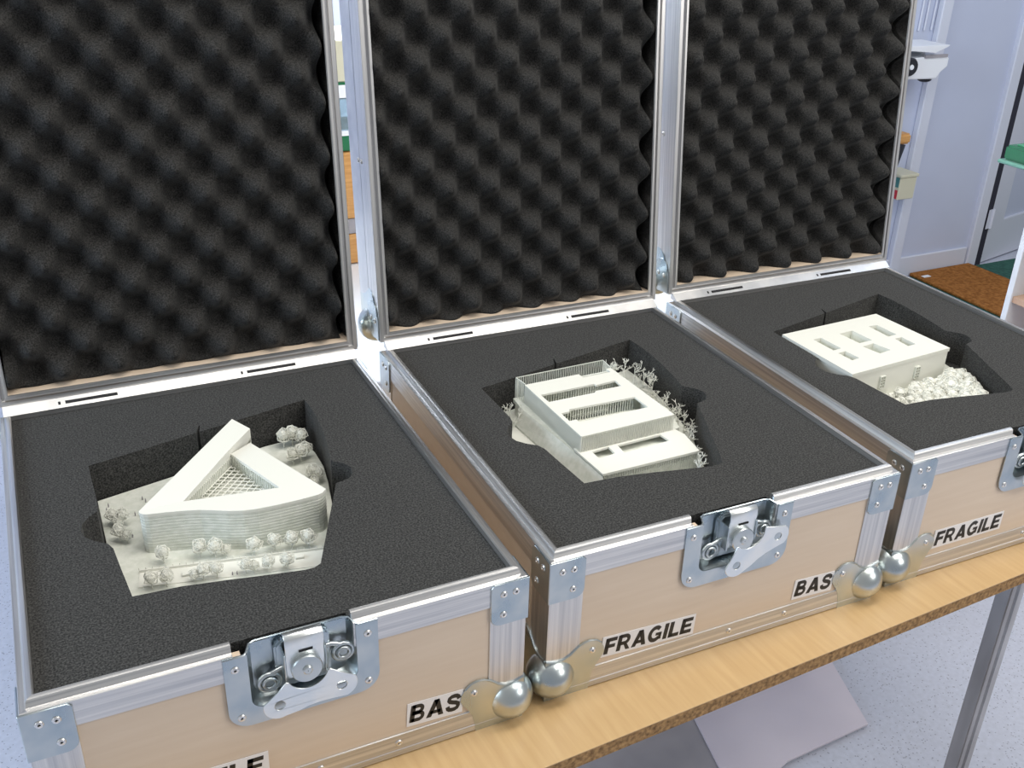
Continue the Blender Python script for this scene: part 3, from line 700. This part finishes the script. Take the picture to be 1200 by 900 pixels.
# low wall with posts along the front street
b = MB(); p, q = Vector((0.126, 0.2400)), Vector((0.338, 0.1990)); dd = (q - p).normalized(); c = (p+q)/2
b.obox((c.x, c.y, zg + 0.002), (dd.x, dd.y, 0), (-dd.y, dd.x, 0), (0, 0, 1), (q-p).length/2, 0.0008, 0.002)
for k in range(30):
    c = p.lerp(q, k/29); b.tube([(c.x, c.y, zg), (c.x, c.y, zg + 0.007)], 0.0004, 4)
b.build('street_fence', WHITE, m1, smooth=0)
b = MB(); b.prism([(0.126, 0.2400), (0.338, 0.1990), (0.322, 0.170), (0.121, 0.212)], zg, zg + 0.0009); b.build('pavement', WHITE, m1, smooth=0)
T1 = [scribble_tree(k) for k in (1, 2, 3)]
for i, (x, y, s) in enumerate([(0.1545, 0.248, 0.95), (0.195, 0.2425, 0.95), (0.2115, 0.2355, 1.0), (0.2233, 0.2320, 0.7), (0.2545, 0.2225, 1.0), (0.2778, 0.2215, 0.95), (0.2976, 0.2170, 1.0), (0.3169, 0.2125, 1.02),
        (0.1352, 0.2047, 0.9), (0.151, 0.202, 0.95), (0.1902, 0.1976, 0.85), (0.2053, 0.1953, 0.85), (0.2369, 0.1902, 0.85), (0.2613, 0.184, 0.9), (0.2826, 0.1792, 0.9), (0.181, 0.1985, 0.7), (0.246, 0.1880, 0.7),
        (0.1101, 0.3512, 0.9), (0.1211, 0.3446, 0.95), (0.116, 0.338, 0.7), (0.1135, 0.3126, 0.95), (0.121, 0.306, 0.75),
        (0.348, 0.456, 1.15), (0.3610, 0.458, 1.2), (0.3720, 0.450, 1.1), (0.3485, 0.4057, 1.0), (0.3600, 0.408, 1.1), (0.369, 0.4145, 1.0), (0.362, 0.3576, 0.95), (0.368, 0.3480, 0.9), (0.3575, 0.333, 0.8)]):
    place(T1[i % 3], m1, x, y, zg - 0.0003, s*0.86)
FIG = MB(); FIG.revolve((0, 0, 0), (0, 0, 1), [(0.0006, 0), (0.0009, 0.003), (0.0007, 0.0045), (0.0003, 0.0048), (0.0006, 0.0056), (0, 0.0062)], 6)
fo = FIG.build('scale_figure', GREYB, None); FIGM = fo.data; bpy.data.objects.remove(fo)
for x, y in ((0.150, 0.395), (0.153, 0.388), (0.109, 0.395), (0.106, 0.385), (0.137, 0.362), (0.142, 0.360), (0.222, 0.1930), (0.227, 0.1920), (0.128, 0.315)):
    place(FIGM, m1, x, y, zg - 0.0002, 1.0, 'scale_figure')
for x, y, a in ((0.174, 0.2140, -0.1), (0.3008, 0.1950, -0.15)):
    b = MB(); b.box(-0.005, 0.005, -0.003, 0.003, 0, 0.004); o = b.build('kiosk', WHITE, m1, bevel=0.0006); o.location = (x, y, zg); o.rotation_euler = (0, 0, a)

def homog(src, dst):
    import numpy as np
    A = []; bb = []
    for (x, y), (u, v) in zip(src, dst):
        A.append([x, y, 1, 0, 0, 0, -u*x, -u*y]); bb.append(u); A.append([0, 0, 0, x, y, 1, -v*x, -v*y]); bb.append(v)
    h = np.linalg.solve(np.array(A, float), np.array(bb, float)); 
    return lambda x, y: ((h[0]*x + h[1]*y + h[2])/(h[6]*x + h[7]*y + 1), (h[3]*x + h[4]*y + h[5])/(h[6]*x + h[7]*y + 1))

# ---- model 2: stacked boxes with slotted roofs
m2 = model_root(1, 'slotted_roof_building_model', 'white printed model of a two tier building with slotted flat roofs, middle case')
b = MB(); b.prism(plate_outline(), 0, 0.004); b.build('terrain_plate', CLEAR, m2, bevel=0.0004)
z1, z2 = lz(H - 0.020), lz(H + 0.005)
lowP = [(0.160, 0.167), (0.3125, 0.170), (0.326, 0.205), (0.345, 0.235), (0.352, 0.330), (0.315, 0.415), (0.148, 0.412), (0.1425, 0.372)]
hole_a = [(0.166, 0.2180), (0.166, 0.2255), (0.1995, 0.2265), (0.1995, 0.2010), (0.1745, 0.200)][::-1]
hole_a = [(0.171, 0.222), (0.1985, 0.223), (0.1985, 0.200), (0.1755, 0.199)]
hole_b = [(0.216, 0.216), (0.283, 0.2190), (0.2860, 0.203), (0.214, 0.200)]
hl = homog([(420, 600), (540, 718), (1060, 590), (980, 500)], [(0.1595, 0.2275), (0.160, 0.167), (0.3125, 0.170), (0.319, 0.217)])
hole_a = [hl(*p) for p in ((482, 598), (570, 570), (606, 605), (520, 632))]
hole_b = [hl(*p) for p in ((620, 562), (850, 503), (900, 535), (655, 600))]
b = MB(); b.prism([[(0.160, 0.167), (0.3125, 0.170), (0.3190, 0.217), (0.312, 0.240), (0.155, 0.240)], hole_a, hole_b], z1 - 0.003, z1); b.build('lower_roof', WHITE, m2, smooth=0)
b = MB(); b.prism([(0.155, 0.240), (0.312, 0.240), (0.330, 0.245), (0.345, 0.30), (0.318, 0.412), (0.146, 0.415), (0.1425, 0.372)], z1 - 0.012, z1 - 0.006); b.build('lower_roof', CLEAR, m2, smooth=0)
b = MB(); b.prism([(0.1625, 0.1695), (0.310, 0.1725), (0.345, 0.30), (0.318, 0.41), (0.148, 0.412), (0.1445, 0.372), (0.157, 0.240)], 0.004, z1 - 0.012); b.build('lower_storey', CLEAR, m2, smooth=0)
def fins(parent, pts, z0, z1_, step=0.0028, t=0.0007, dpt=0.0012, mat=None, name='slat_screen', closed=False, rnd=0.0):
    b = MB(); rr = random.Random(5)
    for p, q in zip(pts, pts[1:]):
        p, q = Vector(p), Vector(q); L_ = (q-p).length; d = (q-p)/L_; n_ = max(2, int(L_/step))
        for k in range(n_ + 1):
            c = p + d*L_*k/n_; zt_ = z1_ - rr.random()*rnd
            b.obox((c.x, c.y, (z0 + zt_)/2), (d.x, d.y, 0), (-d.y, d.x, 0), (0, 0, 1), t/2, dpt/2, (zt_ - z0)/2)
        c = (p+q)/2
        for zz_ in (z0, z1_): b.obox((c.x, c.y, zz_), (d.x, d.y, 0), (-d.y, d.x, 0), (0, 0, 1), L_/2, dpt/2, 0.0006)
    o = b.build(name, mat or WHITE, parent, smooth=0); tag(o, kind='stuff'); return o
UP = [(0.159, 0.2270), (0.309, 0.2330), (0.3005, 0.397), (0.1545, 0.394)]
FLu, FRu, BRu, BLu = map(Vector, UP)
def up(s, t): 
    p = FLu.lerp(FRu, s).lerp(BLu.lerp(BRu, s), t); return (p.x, p.y)
slot1 = [up(0.10, 0.78), up(0.085, 0.61), up(0.93, 0.60), up(0.94, 0.73)]
slot2 = [up(0.05, 0.40), up(0.13, 0.19), up(0.92, 0.19), up(0.91, 0.44)]
hu = homog([(115, 235), (575, 145), (920, 395), (425, 515)], [UP[3], UP[2], UP[1], UP[0]])
slot1 = [hu(*p) for p in ((200, 290), (490, 230), (500, 236), (602, 212), (634, 241), (500, 268), (490, 278), (245, 328))]
slot2 = [hu(*p) for p in ((312, 390), (358, 378), (355, 368), (708, 300), (782, 355), (412, 437), (395, 422), (358, 431))]
slot1_ = [up(0.055, 0.70), up(0.055, 0.545), up(0.93, 0.565), up(0.93, 0.695)]
slot2_ = [up(0.055, 0.37), up(0.055, 0.27), up(0.17, 0.27), up(0.17, 0.195), up(0.945, 0.225), up(0.945, 0.37)]
_bn = [up(0.62, 1.0), up(0.62, 0.93), up(0.95, 0.93), up(0.95, 1.0)]
roof_outer = [up(0, 0), up(1, 0), up(1, 1), up(0.95, 1.0), up(0.95, 0.93), up(0.62, 0.93), up(0.62, 1.0), up(0, 1)]
b = MB(); b.prism([roof_outer, slot1, slot2], z2 - 0.003, z2); b.build('upper_roof', WHITE, m2, smooth=0)
for sl in (slot1, slot2):
    b = MB(); cxs = sum(p[0] for p in sl)/len(sl); cys = sum(p[1] for p in sl)/len(sl)
    x0, x1 = min(p[0] for p in sl), max(p[0] for p in sl); y0, y1 = min(p[1] for p in sl), max(p[1] for p in sl)
    b.box(x0 - 0.002, x1 + 0.002, y0 - 0.002, y1 + 0.002, z1 - 0.002, z1 + 0.003); b.build('light_well_floor', CLEAR, m2, smooth=0)
    fins(m2, [(x0 + 0.003, y1 + 0.001), (x1 - 0.003, y1 + 0.001)], z1 + 0.003, z2 - 0.003, 0.004, 0.0012, 0.001, CLEAR, 'light_well_fins')
for (xa, ya, xb, yb) in ((0.19, 0.31, 0.25, 0.325), (0.20, 0.255, 0.24, 0.27)):
    b = MB(); b.box(xa, xb, ya, yb, z1 + 0.003, z1 + 0.009); b.build('light_well_bench', CLEAR, m2, bevel=0.001)
# upper walls: panes with fins in front, back court with an open slatted screen
e = 0.0012
b = MB(); b.prism([[(0.1605, 0.2285), (0.3075, 0.2345), (0.299, 0.3955), (0.156, 0.3925)], [(0.164, 0.232), (0.304, 0.238), (0.296, 0.392), (0.1595, 0.389)]], z1 - 0.006, z2 - 0.003); b.build('upper_wall', CLEAR, m2, smooth=0)
fins(m2, [(0.159, 0.2270), (0.309, 0.2330)], z1 - 0.001, z2 - 0.0005, 0.0027, 0.0008, 0.0012)
fins(m2, [(0.309, 0.2330), (0.3005, 0.397)], z1 - 0.006, z2 - 0.0005, 0.0027, 0.0008, 0.0012)
fins(m2, [(0.159, 0.2270), (0.1545, 0.394)], z1 - 0.006, z2 - 0.0005, 0.0024, 0.0008, 0.0012)
fins(m2, [(0.1545, 0.394), (0.1510, 0.4180), (0.3020, 0.4235), (0.3005, 0.397)], z1 - 0.012, z2 + 0.001, 0.0031, 0.0009, 0.0010, CLEAR)
fins(m2, [(0.1605, 0.1675), (0.3120, 0.1705), (0.3185, 0.216)], 0.004, z1 - 0.003, 0.0027, 0.0008, 0.0010, CLEAR)
b = MB(); b.prism([(0.160, 0.168), (0.155, 0.24), (0.1425, 0.372), (0.130, 0.372), (0.145, 0.160), (0.155, 0.155)], 0.004, lambda u, v: z1 - 0.004 if u > 0.1415 + (0.26 - v)*0.06 and u > 0.141 else 0.010); b.build('sloping_bank', CLEAR, m2, smooth=0)
b = MB(); b.prism([(0.113, 0.30), (0.125, 0.23), (0.145, 0.155), (0.16, 0.15), (0.15, 0.24), (0.138, 0.37), (0.11, 0.37)], 0.004, 0.007); b.build('path', WHITE, m2, smooth=0)
T2 = [spiky_tree(k) for k in (11, 12, 13, 14)]
for i, (x, y, s) in enumerate([(0.333, 0.446, 1.15), (0.343, 0.452, 1.2), (0.350, 0.434, 1.0), (0.3585, 0.448, 1.1), (0.368, 0.432, 1.15), (0.374, 0.414, 1.1), (0.3725, 0.395, 1.1), (0.360, 0.405, 0.9), (0.366, 0.376, 1.1), (0.358, 0.360, 1.0),
        (0.353, 0.338, 1.0), (0.362, 0.326, 1.05), (0.346, 0.316, 1.0), (0.351, 0.298, 1.05), (0.358, 0.288, 1.1), (0.343, 0.280, 1.0), (0.350, 0.262, 1.05), (0.340, 0.246, 1.0), (0.345, 0.236, 1.0), (0.331, 0.222, 1.0), (0.328, 0.206, 1.0), (0.320, 0.190, 0.95), (0.312, 0.176, 1.0), (0.306, 0.160, 1.0), (0.299, 0.147, 1.0), (0.300, 0.135, 0.9),
        (0.1144, 0.3740, 1.05), (0.124, 0.378, 1.1), (0.1342, 0.3700, 1.0), (0.120, 0.362, 0.9)]):
    place(T2[i % 4], m2, x, y, 0.0037, s*1.08)

# ---- model 3: flat box with six roof lights
m3 = model_root(2, 'rooflight_building_model', 'white printed model of a flat box with six rectangular roof lights, right case')
b = MB(); b.prism(plate_outline(), 0, 0.004); b.build('terrain_plate', CLEAR, m3, bevel=0.0004)
zr3 = lz(H + 0.003)
Lq, Bq, Rq, Fq = Vector((0.0965, 0.3965)), Vector((0.3100, 0.4090)), Vector((0.3220, 0.2510)), Vector((0.1022, 0.2330))
# image of the roof corners in crop pixels, for placing the roof lights by a homography
hm = homog([(95, 250), (545, 150), (890, 310), (430, 438)], [tuple(Lq), tuple(Bq), tuple(Rq), tuple(Fq)])
LIGHTS = [[(510, 210), (548, 203), (640, 248), (602, 258)], [(632, 268), (665, 260), (730, 293), (695, 302)], [(370, 245), (430, 230), (525, 275), (465, 290)],
          [(480, 306), (530, 290), (612, 321), (562, 338)], [(245, 274), (282, 265), (377, 315), (340, 325)], [(362, 338), (397, 328), (464, 360), (430, 371)]]
wells = [[hm(*p) for p in q] for q in LIGHTS]
rects = []
for q in wells:
    xs = sorted(p[0] for p in q); ys = sorted(p[1] for p in q); rects.append((sum(xs[:2])/2, sum(xs[2:])/2, sum(ys[:2])/2, sum(ys[2:])/2))
b = MB(); b.prism([[tuple(Lq), tuple(Fq), tuple(Rq), tuple(Bq)]] + wells, zr3 - 0.006, zr3); b.build('roof', WHITE, m3, smooth=0)
def inset(P, d):
    c = (Lq + Bq + Rq + Fq)/4; return [tuple(Vector(p) + (c - Vector(p)).normalized()*d) for p in P]
win_u = [(0.335, 0.445), (0.655, 0.720)]
b = MB(); b.prism([inset([Lq, Fq, Rq, Bq], 0.002), inset([Lq, Fq, Rq, Bq], 0.006)], 0.004, zr3 - 0.006); b.build('outer_wall', WHITE, m3, smooth=0)
for q in wells:
    b = MB(); g = []
    c = Vector((sum(p[0] for p in q)/4, sum(p[1] for p in q)/4))
    big = [tuple(c + (Vector(p) - c)*1.10) for p in q]
    b.prism([big], zr3 - 0.020, zr3 - 0.017); fl = b.build('roof_light', CLEAR, m3, smooth=0)
    b = MB(); b.prism([big, [tuple(c + (Vector(p) - c)*1.01) for p in q]], zr3 - 0.017, zr3 - 0.006); b.build('light_shaft', CLEAR, fl, smooth=0)
    b = MB()
    for k in range(5):
        p_, q_ = Vector(q[0]).lerp(Vector(q[1]), 0.2), Vector(q[3]).lerp(Vector(q[2]), 0.2)
        s_ = p_.lerp(q_, (k + 0.5)/5); b.box(s_.x - 0.002, s_.x + 0.002, s_.y - 0.002, s_.y + 0.002, zr3 - 0.017, zr3 - 0.012 + 0.001*(k % 2))
    b.build('plant_bed', WHITE, fl, smooth=0)
# facade windows on the front side (Fq -> Rq)
fd = (Rq - Fq).normalized(); fn = Vector((fd.y, -fd.x)); FL_ = (Rq - Fq).length
for t0, t1, za, zb_ in ((0.30, 0.345, 0.020, 0.040), (0.66, 0.705, 0.020, 0.040)):
    c = Fq + fd*FL_*(t0 + t1)/2 + fn*0.0002
    b = MB(); hw = FL_*(t1 - t0)/2
    for k in range(3):
        s_ = -hw + 2*hw*k/2
        cc = c + fd*s_; b.obox((cc.x, cc.y, (za + zb_)/2), (fd.x, fd.y, 0), (fn.x, fn.y, 0), (0, 0, 1), 0.0006, 0.002, (zb_ - za)/2)
    for k in range(5):
        z_ = za + (zb_ - za)*k/4; b.obox((c.x, c.y, z_), (fd.x, fd.y, 0), (fn.x, fn.y, 0), (0, 0, 1), hw, 0.002, 0.0006)
    wf = b.build('facade_window', CLEAR, m3, smooth=0)
    b = MB(); b.obox((c.x, c.y, (za + zb_)/2), (fd.x, fd.y, 0), (fn.x, fn.y, 0), (0, 0, 1), hw, 0.0012, (zb_ - za)/2); b.build('pane', new_mat('pane_tint', (0.36, 0.36, 0.30), 0.3), wf, smooth=0)
T3 = [scribble_tree(k, 0.0095, 0.021, 0.0006, 0.93) for k in (21, 22, 23)]
rnd = random.Random(3)
pts3 = []
for i in range(900):
    x, y = rnd.uniform(0.128, 0.352), rnd.uniform(0.143, 0.25)
    ylim = 0.2310 + (x - 0.0995)*0.09 - 0.018
    if y > ylim or x > 0.297 + (y - 0.125)*0.42: continue
    if x < 0.185 - (y - 0.13)*0.45 and y > 0.145: 
        if rnd.random() < 0.75: continue
    if any((x - a)**2 + (y - c_)**2 < 0.0098**2 for a, c_ in pts3): continue
    pts3.append((x, y))
for i, (x, y) in enumerate(pts3): place(T3[i % 3], m3, x, y, 0.0037, rnd.uniform(0.7, 0.95) + (0.42 if x > 0.28 else 0.25*max(0, (x-0.17)/0.1)))
for x, y, s in ((0.325, 0.345, 1.5), (0.338, 0.36, 1.5), (0.333, 0.33, 1.4)): place(T3[0], m3, x, y, 0.0037, s*1.2)

# ------------------------------------------------------------------ things under and behind the table
b = MB(); b.prism([(1.185, 0.60), (1.565, 0.565), (1.478, 0.299), (1.256, 0.288), (1.10, 0.235)], FZ + 0.0065, FZ + 0.0105)
tag(b.build('board', LILAC_SHADE, smooth=0), 'white sheet in shade-tinted lilac lying on the floor under the table', 'board')
b = MB(); b.prism([(0.60, 0.25), (1.15, 0.15), (1.30, 0.52), (0.72, 0.60)], FZ, FZ + 0.006)
tag(b.build('board', GREYB, smooth=0), 'grey sheet lying on the floor partly under the shade-tinted sheet', 'board')

# white workbench in the daylight behind the cases
wb = empty('workbench', (0.95, 1.50, FZ)); tag(wb, 'white topped workbench standing below the window behind the cases', 'workbench')
b = MB(); b.box(-0.85, 0.85, -0.56, 0.56, 0.645, 0.67); b.build('worktop', WHITEP, wb, bevel=0.003)
for x in (-0.8, 0.76):
    for y in (-0.52, 0.48):
        b = MB(); b.box(x, x + 0.04, y, y + 0.04, 0, 0.645); b.build('leg', STEEL, wb, bevel=0.003)
BZ = -0.03
du = empty('drawer_unit', (0.80, 1.60, BZ)); tag(du, 'orange brown wooden drawer unit on the white workbench', 'drawer unit')
b = MB(); b.box(-0.16, 0.16, 0.012, 0.30, 0, 0.29); b.build('carcass', OAK, du, smooth=0)
b = MB(); b.box(-0.157, 0.157, 0, 0.012, 0.004, 0.080); b.build('drawer_front', OAK, du, bevel=0.002)
b = MB(); b.box(-0.157, 0.157, 0, 0.012, 0.122, 0.288); b.build('drawer_front', OAK, du, bevel=0.002)
b = MB(); b.box(-0.157, 0.157, 0.004, 0.012, 0.082, 0.120); b.build('handle_gap', GREYB, du, smooth=0)  # grey strip set in as the handle gap between the drawers
z = BZ + 0.29
def stack_box(name, h, mat, label, cat, bev=0.003, y0=1.605, d=0.24, x0=0.66, x1=0.93):
    global z
    b = MB(); b.box(x0, x1, y0, y0 + d, z, z + h); o = b.build(name, mat, bevel=bev); tag(o, label, cat); z += h; return o
gb = stack_box('storage_box', 0.038, GREENP, 'dark green shallow box on top of the wooden drawer unit', 'box')
stack_box('paper_stack', 0.012, WHITEP, 'white paper stack between green box and blue glass container', 'paper', 0)
stack_box('glass_container', 0.078, BLUEGL, 'pale blue glass container stacked above the green box', 'container')
stack_box('paper_stack', 0.030, WHITEP, 'thick white paper stack above the blue glass container', 'paper', 0)
stack_box('folder', 0.006, GREENP, 'thin green folder near the top of the stack', 'folder', 0)
stack_box('storage_box', 0.095, CREAM, 'cream cardboard box at the top of the stack by the window', 'box')

# shrub outside the window
sh = empty('shrub', (1.15, 4.0, FZ)); tag(sh, 'leafy green shrub outside the window', 'shrub')
b = MB(); b.tube([(0, 0, 0), (0.02, 0, 0.6), (0, 0, 1.0)], [0.03, 0.025, 0.015], 8); b.build('stem', BARK, sh)
b = MB(); rr = random.Random(9)
for k in range(700):
    a, c_, r_ = rr.uniform(0, 6.28), rr.uniform(-1, 1), rr.random()**0.4*0.55
    p = Vector((r_*cos(a)*math.sqrt(1-c_*c_), 0.2*r_*sin(a)*math.sqrt(1-c_*c_), 1.15 + r_*c_*0.7))
    u = Vector((rr.uniform(-1, 1), rr.uniform(-1, 1), rr.uniform(-1, 1))).normalized(); v_ = u.orthogonal().normalized()
    i = [b.vert(p + u*0.035), b.vert(p + v_*0.014), b.vert(p - u*0.035), b.vert(p - v_*0.014)]; b.face(i)
o = b.build('foliage', LEAF, sh, smooth=0); tag(o, kind='stuff')

# ------------------------------------------------------------------ far right: wall things and shelf unit
mc = empty('wall_device', (3.305, WY, 0.247)); tag(mc, 'white wall mounted machine with paper tray and black knob', 'machine')
b = MB(); b.prism([(-0.35, -0.02), (-0.30, -0.035), (0.04, -0.045), (0.06, -0.02), (0.09, 0.0), (0.09, 0.035), (0.05, 0.042), (-0.35, 0.03)], -0.16, 0, 'xz'); b.build('body', WHITEP, mc, bevel=0.004, bseg=2)
b = MB(); b.box(-0.04, 0.075, -0.164, -0.155, 0.036, 0.047); b.build('dark_strip', GREYB, mc, smooth=0)
b = MB(); b.prism([(-0.12, 0.066), (0.0, 0.055), (0.06, 0.075), (0.07, 0.082), (-0.30, 0.086), (-0.30, 0.078)], -0.17, -0.02, 'xz'); b.build('paper_tray', WHITEP, mc, bevel=0.001)
b = MB(); b.box(-0.30, -0.28, -0.1, -0.02, 0.03, 0.08); b.box(0.0, 0.02, -0.1, -0.02, 0.04, 0.07); b.build('tray_support', WHITEP, mc, smooth=0)
b = MB(); b.revolve((-0.125, -0.16, 0.01), (0, -1, 0), [(0.034, 0), (0.034, 0.02), (0.03, 0.026), (0.012, 0.026), (0.012, 0.02), (0, 0.02)], 20); kb = b.build('knob', BLACKP, mc)
b = MB(); b.revolve((-0.125, -0.18, 0.01), (0, -1, 0), [(0.012, 0), (0.009, 0.008), (0, 0.009)], 12); b.build('knob_cap', WHITEP, kb)
b = MB(); b.sphere((0.012, -0.13, -0.050), 0.03, 14, 8, (1.0, 0.8, 0.35)); b.build('foot', BLACKP, mc)
for k, x in enumerate((3.365, 3.395, 3.432)):
    b = MB(); b.tube([(x, WY - 0.006, 0.36), (x + 0.004, WY - 0.006, 0.9), (x, WY - 0.006, 1.8)], 0.004, 6)
    tag(b.build('cable', TRIM), ('%s white cable running up the wall above the machine' % ['leftmost', 'middle', 'rightmost'][k]), 'cable')
st = empty('stool', (2.96, 2.20, FZ)); tag(st, 'stool with orange wooden seat and black splayed legs by the wall', 'stool')
b = MB(); b.box(-0.24, 0.247, -0.10, 0.10, 0.675, 0.715); b.build('seat', OAK, st, bevel=0.008, bseg=3)
for sx in (-1, 1):
    for sy in (-1, 1):
        b = MB(); b.tube([(sx*0.212, sy*0.076, 0.675), (sx*0.07, sy*0.070, 0.0)], [0.024, 0.014], 8); b.build('leg', BLACKP, st)
bx = empty('wall_box', (3.372, WY, -0.245)); tag(bx, 'cream box fixed to the wall, with red and green side stickers', 'box')
b = MB(); b.box(-0.045, 0.045, -0.105, 0, -0.052, 0.042); b.build('body', CREAM, bx, bevel=0.003)
b = MB(); b.box(-0.05, 0.05, -0.11, 0, 0.042, 0.054); b.build('cover', CREAM, bx, bevel=0.002)
b = MB(); b.box(-0.0462, -0.045, -0.100, -0.02, -0.048, -0.012); b.build('sticker', RED, bx, smooth=0)
b = MB(); b.box(-0.0462, -0.045, -0.100, -0.02, 0.0, 0.040); b.build('sticker', TEALP, bx, smooth=0)

su = empty('shelf_unit', (2.5, 1.0, FZ)); tag(su, 'white edged shelf unit standing right of the doormat', 'shelf unit')
sht = 0.80
for y in (-0.018, -0.70):
    b = MB(); b.box(0, 0.35, y, y + 0.018, 0, sht - 0.018); b.build('side_panel', [WHITEP], su, bevel=0.001)
for z_ in (0.06, 0.30, 0.553):
    b = MB(); b.box(0.006, 0.34, -0.682, -0.018, z_ - 0.009, z_ + 0.009); b.build('shelf', PINKW, su, bevel=0.001)
b = MB(); b.box(0.34, 0.35, -0.682, -0.018, 0, sht - 0.018); b.build('back_panel', LILAC_SHADE, su, smooth=0)
b = MB(); b.box(0, 0.35, -0.70, 0.0, sht - 0.018, sht); b.build('top_panel', WHITEP, su, bevel=0.001)
b = MB(); b.box(2.52, 2.80, 0.55, 1.020, 0.10, 0.2125); tag(b.build('wooden_block', PINKW, bevel=0.006, bseg=2), 'pale pine block on top of the shelf unit', 'block')
b = MB(); b.prism([[(2.47, 0.50), (2.85, 0.50), (2.85, 1.095), (2.47, 1.095)]], 0.2225, 0.262)
gt = empty('tray', (0, 0, 0)); tag(gt, 'green plastic tray with pale rim on the pine block', 'tray')
b.build('body', GREENP, gt, bevel=0.006, bseg=2)
b = MB(); b.box(2.462, 2.858, 0.492, 1.104, 0.2125, 0.2225); b.build('rim', new_mat('pale_green_plastic', (0.16, 0.36, 0.28), 0.25), gt, bevel=0.003)
b = MB(); b.box(2.49, 2.83, 0.52, 1.075, 0.262, 0.266); b.build('tray_inset', new_mat('light_green_plastic', (0.05, 0.26, 0.13), 0.25), gt, bevel=0.001)
